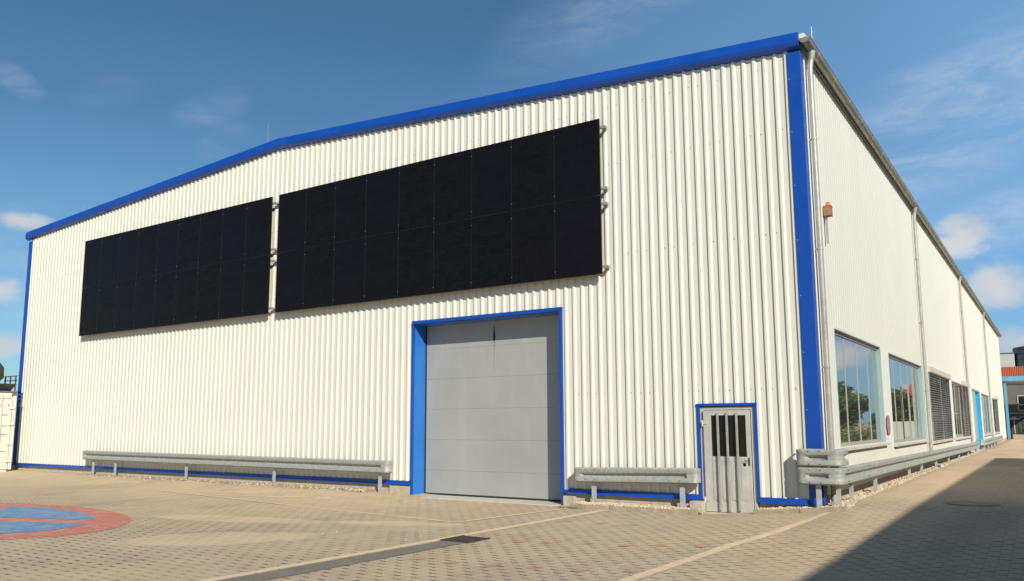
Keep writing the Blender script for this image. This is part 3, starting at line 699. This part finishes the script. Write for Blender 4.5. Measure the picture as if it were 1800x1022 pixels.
def facade_path(xa, xb, y, za, zb, ends=True, Rr=.09, lcap=True, rcap=True):
    P = []
    zf = lambda x: za+(zb-za)*(x-xa)/(xb-xa)
    if lcap:
        for k in range(7):
            a = R(180+90*k/6); P.append((xa+.078+.02+.02*math.cos(a), y+.02+.02*math.sin(a), zf(xa), math.cos(a), math.sin(a), 1))
        P.insert(0, (xa+.078, y+.12, zf(xa), -1, 0, 1))
        P += [(xa+.17, y, zf(xa), 0, -1, 1), (xa+.24, y, zf(xa), 0, -1, .0)]
    else: P += [(xa, y, zf(xa), 0, -1, 0)]
    nseg = max(1, int((xb-xa)/1.5))
    for i in range(1, nseg): x = xa+.24+(xb-xa-.48)*i/nseg; P.append((x, y, zf(x), 0, -1, 0))
    if rcap:
        P += [(xb-.24, y, zf(xb), 0, -1, .0), (xb-.21, y, zf(xb), 0, -1, 1)]
        for k in range(7):
            a = R(270+90*k/6); P.append((xb-.098+.02*math.cos(a), y+.02+.02*math.sin(a), zf(xb), math.cos(a), math.sin(a), 1))
        P.append((xb-.078, y+.12, zf(xb), 1, 0, 1))
    else: P.append((xb, y, zf(xb), 0, -1, 0))
    return P
def frail(name_label, xa, xb, y, za, zb, posts, grp='galvanised guardrails along the hall', studs=()):
    r_ = empty('guardrail', (xa, y, 0), name_label, 'guardrail', grp); r_.location = (0, 0, 0)
    beam(facade_path(xa, xb, y, za, zb), r_)
    zf = lambda x: za+(zb-za)*(x-xa)/(xb-xa)
    # overlapping end pieces
    bl = []
    for x in (xa+.30, xa+.52, xb-.58, xb-.36):
        for h in (.06, .25): bl.append(((x, y-.078, zf(x)+h), (0, -1, 0)))
    bolts(bl, r_)
    if studs: bolts([((x, y-.012, zf(x)+.155), (0, -1, 0)) for x in studs], r_, 'frame', .022, 'stud_set')
    for x, zg in posts: post(x, y+.055, zg-.15, zf(x)+.25, r_)
    return r_
frail('long galvanised guardrail left of the grey gate, bolted on five posts', -24.0, -10.09, -.30, .592, .535, [(-23.42, .12), (-22.1, .11), (-18.28, .10), (-14.33, .10), (-10.42, .115)],
      studs=(-20.9, -20.2, -19.6, -17.2, -16.5, -15.9, -13.1, -12.5, -11.9))
frail('short galvanised guardrail between the grey gate and the barred door', -4.94, -2.22, -.24, .512, .562, [(-4.50, .135), (-2.57, .15)])
cr_ = empty('guardrail', (0, 0, 0), 'galvanised corner guardrail, doubled at the building corner and running down the alley', 'guardrail', 'galvanised guardrails along the hall')
FY, SX = -.24, .34          # inner planes of the beam on the front and on the side
def wrap(z, ylen, zend, lx=-.385):
    P = [(lx+.078, FY+.12, z, -1, 0, 1)]
    for k in range(7):
        a = R(180+90*k/6); P.append((lx+.118+.04*math.cos(a), FY+.04+.04*math.sin(a), z, math.cos(a), math.sin(a), 1))
    P += [(lx+.17, FY, z, 0, -1, 1), (lx+.24, FY, z, 0, -1, .0), (.14, FY, z, 0, -1, 0), (.18, FY, z, 0, -1, 1)]
    for k in range(9):
        a = R(270+90*k/8); P.append((SX-.07+.07*math.cos(a), FY+.07+.07*math.sin(a), z, math.cos(a), math.sin(a), 1))
    y0_ = FY+.12; P += [(SX, y0_, z, 1, 0, 1), (SX, y0_+.05, z, 1, 0, 0)]
    if ylen > 1:
        n_ = 14
        for i in range(1, n_+1): t = i/n_; P.append((SX, y0_+.05+(ylen-y0_-.2)*t, z+(zend-z)*t, 1, 0, 0))
        P += [(SX, ylen-.05, zend, 1, 0, 1), (SX-.03, ylen+.05, zend, .7, .7, 1), (SX-.12, ylen+.08, zend, 0, 1, 1)]
    else: P += [(SX, ylen, z, 1, 0, 0)]
    return P
beam(wrap(.632, 29.4, .468), cr_); beam(wrap(.952, .18, .952), cr_)
bl = []
for z in (.632, .952):
    for x in (-.15, .04):
        for h in (.045, .265): bl.append(((x, FY-.078, z+h), (0, -1, 0)))
    for h in (.06, .25): bl.append(((SX+.078, .08, z+h), (1, 0, 0)))
for y in (.15, 1.9, 2.05, 4.0, 6.0, 9.9): bl += [((SX+.078, y, .632-.164*y/29.4+.06), (1, 0, 0)), ((SX+.078, y, .632-.164*y/29.4+.25), (1, 0, 0))]
bolts(bl, cr_)
bolts([((SX+.013, y, .632-.164*y/29.4+.155), (1, 0, 0)) for y in (1.2, 1.5, 1.8, 5.0, 5.3, 8.8, 9.1, 12.5)], cr_, 'frame', .018, 'stud_set')
post(-.03, FY+.06, .05, 1.2, cr_, w=.09)
def spost(y, r_, zt=None): return post(SX-.06, y, .15, (.632-.164*y/29.4+.25) if zt is None else zt, r_, ang=R(90), w=.10)
for y in (-.10, .95, 3.35, 8.1, 10.4, 13.7, 17.3, 21.0, 25.0, 28.9): spost(y, cr_, 1.2 if y < 0 else None)
fr_ = empty('guardrail', (0, 0, 0), 'far galvanised guardrail beyond the blue entrance jamb', 'guardrail', 'galvanised guardrails along the hall')
P = [(SX-.12, 33.3, .5, 0, -1, 1), (SX-.03, 33.33, .5, .7, -.7, 1), (SX, 33.45, .5, 1, 0, 1), (SX, 33.6, .5, 1, 0, 0)]
P += [(SX, 33.6+1.6*i, .5, 1, 0, 0) for i in range(1, 11)]+[(SX, 49.8, .5, 1, 0, 1), (SX-.1, 49.95, .5, 0, 1, 1)]
beam(P, fr_)
for y in (34.3, 37.2, 40.1, 43.0, 45.9, 48.8): spost(y, fr_, .75)

# ------------------------------------------------------------------ kerbs, beds and pebbles
def kerb(name, pts, w, h, m=None, lab=None):
    q = MB()
    for (xa, ya_), (xb, yb_) in zip(pts, pts[1:]):
        a = Vector((xa, ya_)); b = Vector((xb, yb_)); L = (b-a).length; n_ = max(1, round(L/1.0)); d = (b-a)/n_; r2 = Vector((d.y, -d.x)).normalized()*w
        for i in range(n_):
            p0 = a+d*i+d*.006; p1 = a+d*(i+1)-d*.006
            c4 = [p0, p1, p1-r2, p0-r2]
            lo = [(p.x, p.y, gh(p.x, p.y)-.2) for p in c4]; zz = random.uniform(-.004, .004)
            hi = [(c4[0].x, c4[0].y, gh(*c4[0])+h+zz), (c4[1].x, c4[1].y, gh(*c4[1])+h+zz)]; hi += [(c4[2].x, c4[2].y, hi[1][2]), (c4[3].x, c4[3].y, hi[0][2])]
            q.raw(lo+hi, [(0, 1, 2, 3), (4, 7, 6, 5), (0, 4, 5, 1), (1, 5, 6, 2), (2, 6, 7, 3), (3, 7, 4, 0)])
    return q.build(name, m or M['kerb'], bevel=.008, kind='structure')
kerb('kerb', [(-4.95, -.44), (-2.2, -.44)], .07, .09)
kerb('kerb', [(-1.14, -.44), (.50, -.50)], .07, .075)
kerb('kerb', [(.53, -.50), (.53, 31.8)], .06, .035)
def bed(pts, name='gravel_bed'):
    q = MB()
    n_ = 30
    for i in range(n_):
        (xa, ya_, xb, yb_), (xc, yc, xd, yd) = [tuple(pts[0][k]+(pts[1][k]-pts[0][k])*t for k in range(4)) for t in (i/n_, (i+1)/n_)]
        q.face([(xa, ya_, gh(xa, ya_)+bz(xa, ya_)), (xb, yb_, gh(xb, yb_)+bz(xb, yb_)), (xd, yd, gh(xd, yd)+bz(xd, yd)), (xc, yc, gh(xc, yc)+bz(xc, yc))])
    q.build(name, M['soil'], kind='structure')
def bz(x, y):
    if x < -5: return .006
    if x > .0 and y > -.4: return -.0
    return .075 if x < -2 else .03
bed([(-23.9, .015, -23.9, -.50), (-10.4, .015, -10.4, -.50)]); bed([(-4.93, .015, -4.93, -.44), (-2.3, .015, -2.3, -.44)]); bed([(-1.14, .015, -1.14, -.44), (.0, .015, .0, -.47)])
bed([(-.02, -.46, .50, -.49), (-.02, 31.8, .50, 31.8)])
ico = bmesh.new(); bmesh.ops.create_icosphere(ico, subdivisions=1, radius=1); IV = [v.co.copy() for v in ico.verts]; IF = [tuple(v.index for v in f.verts) for f in ico.faces]; ico.free()
def stones(n_, fn, q, smin, smax):
    for _ in range(n_):
        x, y, z = fn(); s_ = random.uniform(smin, smax); rz_ = random.uniform(0, 6.28); sx, sy, sz = s_*random.uniform(.7, 1.3), s_*random.uniform(.7, 1.2), s_*random.uniform(.5, .85)
        c_, si = math.cos(rz_), math.sin(rz_); vs = []
        for v in IV:
            k_ = random.uniform(.85, 1.15); a, b, c = v.x*sx*k_, v.y*sy*k_, v.z*sz*k_; vs.append((x+a*c_-b*si, y+a*si+b*c_, z+c))
        q.raw(vs, IF)
q = MB()
def f1():
    y = -.42+32*(random.random()**2.0); x = random.uniform(.0, .49); return x, y, gh(x, y)+.005+.03*random.random()+.035*max(0, 1-x/.5)
stones(4200, f1, q, .016, .036)
def f2():
    x = random.uniform(-4.9, -2.4); y = random.uniform(-.43, -.02); return x, y, gh(x, y)+.085+.02*random.random()
stones(900, f2, q, .015, .033)
def f3():
    x = random.uniform(-1.12, .45); y = random.uniform(-.43, -.02); return x, y, gh(x, y)+.04+.02*random.random()+.02*max(0, x)
stones(520, f3, q, .015, .03)
def f4():
    x = -10.2-13.5*random.random()**1.7; y = -.02-.62*random.random()**.8; return x, y, gh(x, y)+.006
stones(650, f4, q, .010, .028)
def f5():
    x = random.uniform(-20, -4); y = random.uniform(-6, -.6); return x, y, .003
stones(90, f5, q, .006, .016)
q.build('pebbles', M['stone'], fix=False, kind='stuff'); tag(bpy.data.objects['pebbles'], 'pale sandy pebbles filling the beds along the hall', 'pebbles')
# a drain spout poking out of the gravel, and weeds
q = MB(); q.tube([(.12, 14.25, .42), (.3, 14.0, .36), (.46, 13.6, .33)], .05, 10); sp_ = q.build('drain_spout', M['palebox'], smooth=True); tag(sp_, 'short pale pipe end lying in the gravel below the second downpipe', 'drain pipe')
q = MB()
for _ in range(420):
    if random.random() < .45: x, y = random.gauss(-2.28, .05), random.gauss(-.34, .03)
    elif random.random() < .5: x, y = random.gauss(-12.3, .9), random.uniform(-.75, -.5)
    else: x, y = random.gauss(-4.9, .15), random.uniform(-.6, -.5)
    z = gh(x, y); h = random.uniform(.02, .07); a = random.uniform(0, 6.28); w_ = .006; l = random.uniform(-.03, .03)
    q.face([(x-w_*math.cos(a), y-w_*math.sin(a), z), (x+w_*math.cos(a), y+w_*math.sin(a), z), (x+l, y+l*.6, z+h)])
q.build('weeds', M['leaf3'], fix=False); tag(bpy.data.objects['weeds'], 'tiny weeds sprouting along the kerb and gravel edge', 'weeds', kind='stuff')

# ------------------------------------------------------------------ container at the left edge
ct = empty('shipping_container', (-28.3, -.6, 0), 'white shipping container with rusty corners at the left edge of the yard', 'container')
CW, CHt, CLn = 2.44, 2.95, 6.06      # the door end faces +x, box runs towards -x
q = MB(); q.box(-CLn, -.05, -CW+.03, -.03, .16, CHt-.06); q.build('box', M['white'], ct, bevel=.01)
for s_, e_ in ((-CW/2+.012, -.13), (-CW+.13, -CW/2-.012)):
    q = MB(); q.box(-.05, -.01, s_, e_, .18, CHt-.24)
    for z in (.72, 1.36, 2.0): pass
    d_ = q.build('door', M['white'], ct, bevel=.006)
    for z in (.80, 1.42, 1.72, 2.12):
        q = MB(); q.box(-.0099, .0, s_+.1, e_-.12, z, z+.018); q.build('groove', M['bolt'], d_)
    for t in (s_+.28, e_-.36):
        q = MB(); q.tube([(.03, t, .12), (.03, t, CHt-.12)], .018, 8); q.build('lock_bar', M['white'], d_)
    for z in (.42, 1.05, 1.75, 2.35):
        q = MB(); y_ = e_ if e_ > -1 else s_; q.box(-.02, .035, y_-.09, y_+.09, z, z+.07); q.build('hinge', M['white'], d_)
for y_ in (-.055, -CW+.055):
    q = MB(); q.box(-.06, .0, y_-.055, y_+.055, .16, CHt-.12); q.build('corner_post', M['white'], ct, bevel=.005)
for y_ in (-.08, -CW+.08):
    for z in (0.0, CHt-.12):
        q = MB(); q.box(-.17, .008, y_-.085, y_+.085, z, z+.12); q.build('corner_casting', M['rust'], ct, bevel=.01)
q = MB(); q.box(-.05, -.0, -CW+.165, -.165, .02, .16); q.build('door_sill', M['white'], ct)
q = MB(); q.box(-.05, -.0, -CW+.165, -.165, CHt-.22, CHt-.02); q.build('door_header', M['white'], ct)
def text(body, size, loc, rot, m, parent, name='lettering'):
    cu = bpy.data.curves.new(name, 'FONT'); cu.body = body; cu.size = size; cu.extrude = .001; cu.align_x = 'RIGHT'
    t = bpy.data.objects.new(name+'_c', cu); C.objects.link(t)
    bpy.context.view_layer.update(); dg = bpy.context.evaluated_depsgraph_get(); me = bpy.data.meshes.new_from_object(t.evaluated_get(dg)); bpy.data.objects.remove(t)
    me.materials.clear(); me.materials.append(m); o = bpy.data.objects.new(name, me); C.objects.link(o); o.location = loc; o.rotation_euler = rot; o.parent = parent; return o
RT = (R(90), 0, R(90))
text('841', .17, (.002, -.46, 2.40), RT, M['ink'], ct); text('1', .17, (.002, -.20, 2.42), RT, M['ink'], ct)
text('MAX\nTARE', .10, (.002, -.52, 1.60), RT, M['ink'], ct); text('NET', .10, (.002, -.52, 1.25), RT, M['ink'], ct)
# machine parts carried on the container roof
tr = empty('steel_tray', (-28.3, -.6, CHt), 'flat grey steel tray with short rails lying on the container roof', 'tray')
q = MB(); q.box(-4.5, .02, -2.3, .02, .0, .05); q.prism([(-4.5, .05), (-.5, .05), (-.05, .32), (-4.5, .32)], 1, -2.3, -.0); q.build('deck', M['tarp'], tr, bevel=.01)
q = MB()
for x in (-.1, -.5, -.9): q.box(x-.02, x+.02, -.05, -.01, .05, .62)
q.box(-.95, .0, -.05, -.01, .44, .47); q.box(-.95, .0, -.05, -.01, .6, .63); q.build('side_rail', M['bolt'], tr)
cl = empty('machine_bucket', (-28.6, -1.6, CHt+.33), 'dark rounded machine bucket on top of the white container', 'machine part')
q = MB(); pr_ = [(-1.2, .0), (-.1, .0), (.12, .22), (.10, .58), (-.05, .78), (-.5, .82), (-1.2, .7)]
q.prism(pr_, 0, -1.6, -.0); q.v = [(a, b+.55, c) for a, b, c in q.v]; q.build('shell', M['dark'], cl, bevel=.05)
q = MB(); q.box(-.0, .03, -.45, .45, .1, .2); q.box(-.0, .03, -.45, .45, .5, .56); q.build('lip', M['bolt'], cl)

# ------------------------------------------------------------------ end of the alley
cp = empty('canopy', (0, 0, 0), 'flat canopy with sky blue fascia and beige soffit at the far end of the alley', 'canopy')
q = MB(); q.box(-.42, 5.0, 64.2, 64.32, 5.12, 5.50); q.box(-.42, -.30, 64.32, 70, 5.12, 5.5); q.build('fascia', M['pale_fascia'], cp)
q = MB(); q.box(-.3, 5.0, 64.32, 70, 5.02, 5.3); q.build('soffit', M['soffit'], cp)
q = MB(); q.box(.06, .26, 64.4, 64.6, .25, 5.02); q.build('column', M['pale_fascia'], cp)
gb = empty('house', (0, 0, 0), 'dark grey house with white framed window and orange tiled roof beyond the canopy', 'house')
Y0 = 72.0
q = MB(); q.box(-6, 6.5, Y0, Y0+8, -.3, 5.6); q.build('wall', M['greywall'], gb)
q = MB(); q.box(-6, 6.5, Y0-.05, Y0, 2.45, 2.55); q.build('string_course', M['soffit'], gb)
q = MB()
n_ = 70
for i in range(n_):
    x = -6.3+i*.185; q.prism([(x, 0), (x+.05, .05), (x+.13, .05), (x+.18, 0)], 1, 0, 1)
bs = q.v; q.v = [(x, Y0-.4+y*4.4, 5.6+z+y*1.35) for x, y, z in bs]; q.prism([(Y0-.4, 5.45), (Y0-.4, 5.6), (Y0+4, 6.95), (Y0+8.4, 5.6), (Y0+8.4, 5.45)], 0, -6.3, 6.7); q.build('roof', M['tile'], gb)
def hwin(x0, x1, z0, z1, parts=2):
    q = MB(); y = Y0-.05
    q.box(x0, x0+.08, y, Y0-.001, z0, z1); q.box(x1-.08, x1, y, Y0-.001, z0, z1); q.box(x0+.08, x1-.08, y, Y0-.001, z1-.08, z1); q.box(x0+.08, x1-.08, y, Y0-.001, z0, z0+.08)
    for i in range(1, parts): x = x0+(x1-x0)*i/parts; q.box(x-.05, x+.05, y, Y0-.001, z0+.08, z1-.08)
    q.box(x0+.08, x1-.08, y+.004, Y0-.001, z0+(z1-z0)*.36, z0+(z1-z0)*.42)
    w = q.build('window', M['palebox'], gb); q = MB(); q.box(x0+.08, x1-.08, Y0-.02, Y0-.002, z0+.08, z1-.08); q.build('glass', M['darkglass'], w)
hwin(.72, 2.5, 2.72, 4.12); hwin(.75, 2.9, 1.55, 2.2)
q = MB(); q.box(-5, 6, Y0-1.2, Y0-1.1, .2, 1.95)
for i in range(36): q.box(-5+i*.3, -4.96+i*.3, Y0-1.23, Y0-1.2, .2, 2.0)
f_ = q.build('fence', M['fence_dark']); tag(f_, 'dark slatted fence in front of the grey house', 'fence')
tk = empty('storage_tank', (3.3, 84, 0), 'round grey green metal tank rising behind the tiled roof', 'tank')
q = MB(); q.tube([(0, 0, 0), (0, 0, 9.35)], 3.0, 40); q.tube([(0, 0, 9.35), (0, 0, 9.62)], [3.0, 1.5], 40); q.build('shell', M['greymetal'], tk, smooth=True)
for z in (8.0, 8.55, 9.1):
    q = MB(); q.tube([(0, 0, z), (0, 0, z+.06)], 3.04, 40); q.build('band', M['bolt'], tk)
rb = empty('roof_unit', (-.3, 82, 0), 'pale boxy plant room between the hall and the round tank', 'roof unit')
q = MB(); q.box(-1.2, .75, 0, 1.5, 0, 8.7); q.build('casing', M['palebox'], rb, bevel=.02); q = MB(); q.box(-1.25, .8, -.05, 1.55, 8.7, 8.8); q.build('cap', M['greymetal'], rb)
kw = MB(); kw.box(.3, 5, 67.9, 68.15, .1, .62); kw = kw.build('low_wall', M['concrete']); tag(kw, 'low pale concrete wall edging the end of the alley', 'wall')
lp = empty('garden_umbrella', (.42, 69.3, .3), 'small pale open umbrella on a thin pole in front of the dark fence', 'umbrella')
q = MB(); q.tube([(0, 0, 0), (0, 0, 1.9)], .04, 8); q.build('pole', M['palebox'], lp)
q = MB(); q.tube([(0, 0, 1.62), (0, 0, 1.9)], [.45, .03], 8); q.build('canopy_cloth', M['palebox'], lp)
bb = empty('bush', (1.6, 69.2, .3), 'round green bush behind the low wall at the right edge', 'bush')
def leaves(q, c, r, n_, s_, lift=0):
    for _ in range(n_):
        d = Vector((random.gauss(0, 1), random.gauss(0, 1), random.gauss(0, 1))).normalized()*(random.random()**.45)
        nn = mnoise.noise(Vector((d.x*1.7+c[0], d.y*1.7+c[1], d.z*1.7+c[2])))
        d *= 1+.45*nn
        p = Vector((c[0]+d.x*r[0], c[1]+d.y*r[1], c[2]+d.z*r[2]))
        u_ = Vector((random.gauss(0, 1), random.gauss(0, 1), random.gauss(0, 1))).normalized(); v_ = u_.orthogonal().normalized()
        k_ = s_*random.uniform(.6, 1.3); q.face([p-u_*k_, p+v_*k_*.5, p+u_*k_, p-v_*k_*.5])
q = MB(); leaves(q, (0, 0, .75), (.75, .6, .75), 1600, .07); q.build('foliage', M['leaf'], bb, fix=False)
q = MB(); q.tube([(0, 0, -.05), (0, 0, .8)], .04, 6); q.build('stem', M['bark'], bb)

# ------------------------------------------------------------------ the yard behind, seen in the window glass
def tree(x, y, h, r, m, lab):
    t = empty('tree', (x, y, 0), lab, 'tree', 'trees mirrored in the side windows')
    q = MB(); q.tube([(0, 0, -.1), (.1, 0, h*.35), (.0, .1, h*.75)], [.22, .15, .05], 8)
    for k in range(5):
        a = k*1.3; q.tube([(0, 0, h*(.3+.07*k)), (math.cos(a)*r*.6, math.sin(a)*r*.6, h*(.5+.08*k))], [.08, .03], 6)
    q.build('trunk', M['bark'], t)
    q = MB()
    for k in range(9):
        a = random.uniform(0, 6.28); rr = r*random.uniform(.15, .65); leaves(q, (rr*math.cos(a), rr*math.sin(a), h*random.uniform(.32, .86)), (r*.5, r*.5, h*.2), 420, .24)
    q.build('crown', m, t, fix=False)
sp = [(13.2, 66, 6.3, 3.0, 'leaf2', 'rounded dark green tree far down the yard'), (16.5, 74, 7.5, 3.4, 'leaf2', 'tall dark green tree, the highest of the yard trees'), (19.5, 70, 6.2, 3.0, 'leaf3', 'yellow green tree at the right of the yard row'),
      (10.6, 78, 6.0, 2.7, 'leaf2', 'squat green tree left of the brick red roof'), (22.8, 80, 8.0, 3.8, 'leaf2', 'broad green tree at the end of the row'), (14.6, 60, 4.2, 2.3, 'leaf3', 'low yellow green tree in front of the row'), (18.0, 61, 4.0, 2.3, 'leaf3', 'bushy low tree beside the parked red car'), (8.2, 84, 5.2, 2.2, 'leaf3', 'narrow pale green tree near the steep roof')]
for x, y, h, r, mm, lab in sp: tree(x, y, h*.8, r*.9, M[mm], lab)
lw = MB(); lw.box(3.3, 6.15, 47, 47.2, -.2, 1.78); lw = lw.build('yard_wall', M['palebox']); tag(lw, 'white low yard wall mirrored in the second window', 'wall')
hg = empty('hedge', (6.4, 33.5, .3), 'loose yellow green hedge at the edge of the yard beyond the neighbouring hall', 'hedge')
q = MB()
for k in range(9): leaves(q, (-1.9+.5*k, random.uniform(-.3, .3), .55+.1*random.random()), (.5, .6, .75), 500, .07)
q.build('foliage', M['leaf3'], hg, fix=False)
q = MB()
for k in range(6): q.tube([(-1.7+.7*k, 0, -.3), (-1.7+.7*k, .1, .9)], .03, 6)
q.build('stems', M['bark'], hg)
tw = empty('steep_house', (10.4, 100, 0), 'yellow house with a steep brick red pyramid roof mirrored in the glass', 'house')
q = MB(); q.box(-3, 3, -3, 3, -.3, 4.5); q.build('wall', M['yellow'], tw)
q = MB(); q.raw([(-3.3, -3.3, 4.5), (3.3, -3.3, 4.5), (3.3, 3.3, 4.5), (-3.3, 3.3, 4.5), (-1.0, 0, 8.2)], [(0, 1, 4), (1, 2, 4), (2, 3, 4), (3, 0, 4), (3, 2, 1, 0)]); q.build('roof', M['brickred'], tw)
q = MB(); q.tube([(-1.6, -1, 4), (-1.6, -1, 13.0)], [.75, .45], 10); q.build('chimney', M['brickred'], tw, smooth=True)
cr2 = empty('parked_car', (15.3, 50, 0), 'red car parked in the far yard, mirrored in the first window', 'car')
q = MB(); q.prism([(-2.1, .3), (-2.1, .85), (-1.3, .95), (-.7, 1.42), (.7, 1.42), (1.35, .95), (2.1, .8), (2.1, .3)], 1, -.85, .85); q.build('body', mat('red_car_paint', (.5, .02, .015), .3), cr2, bevel=.05)
for wx in (-1.3, 1.3):
    for wy in (-.86, .7): q = MB(); q.tube([(wx, wy, .32), (wx, wy+.16, .32)], .32, 16); q.build('wheel', M['rubber'], cr2)
# neighbouring building across the alley: it throws the shadow over the paving
nb = empty('neighbouring_hall', (0, 0, 0), 'plain grey flat roofed hall across the alley, throwing the long shadow', 'building')
NX, NY, NH = 9.95, 15.6, 7.0
q = MB(); q.box(NX, NX+14, -24, NY, -.3, NH-.25); q.build('wall', M['greywall'], nb)
q = MB(); q.box(NX-.0, NX+14.1, -24.1, NY+.0, NH-.2499, NH); q.build('roof', M['asphalt_roof'], nb)
q = MB(); q.box(NX-.03, NX-.001, -8, -4, 0, 4); q.build('gate', M['gate'], nb)
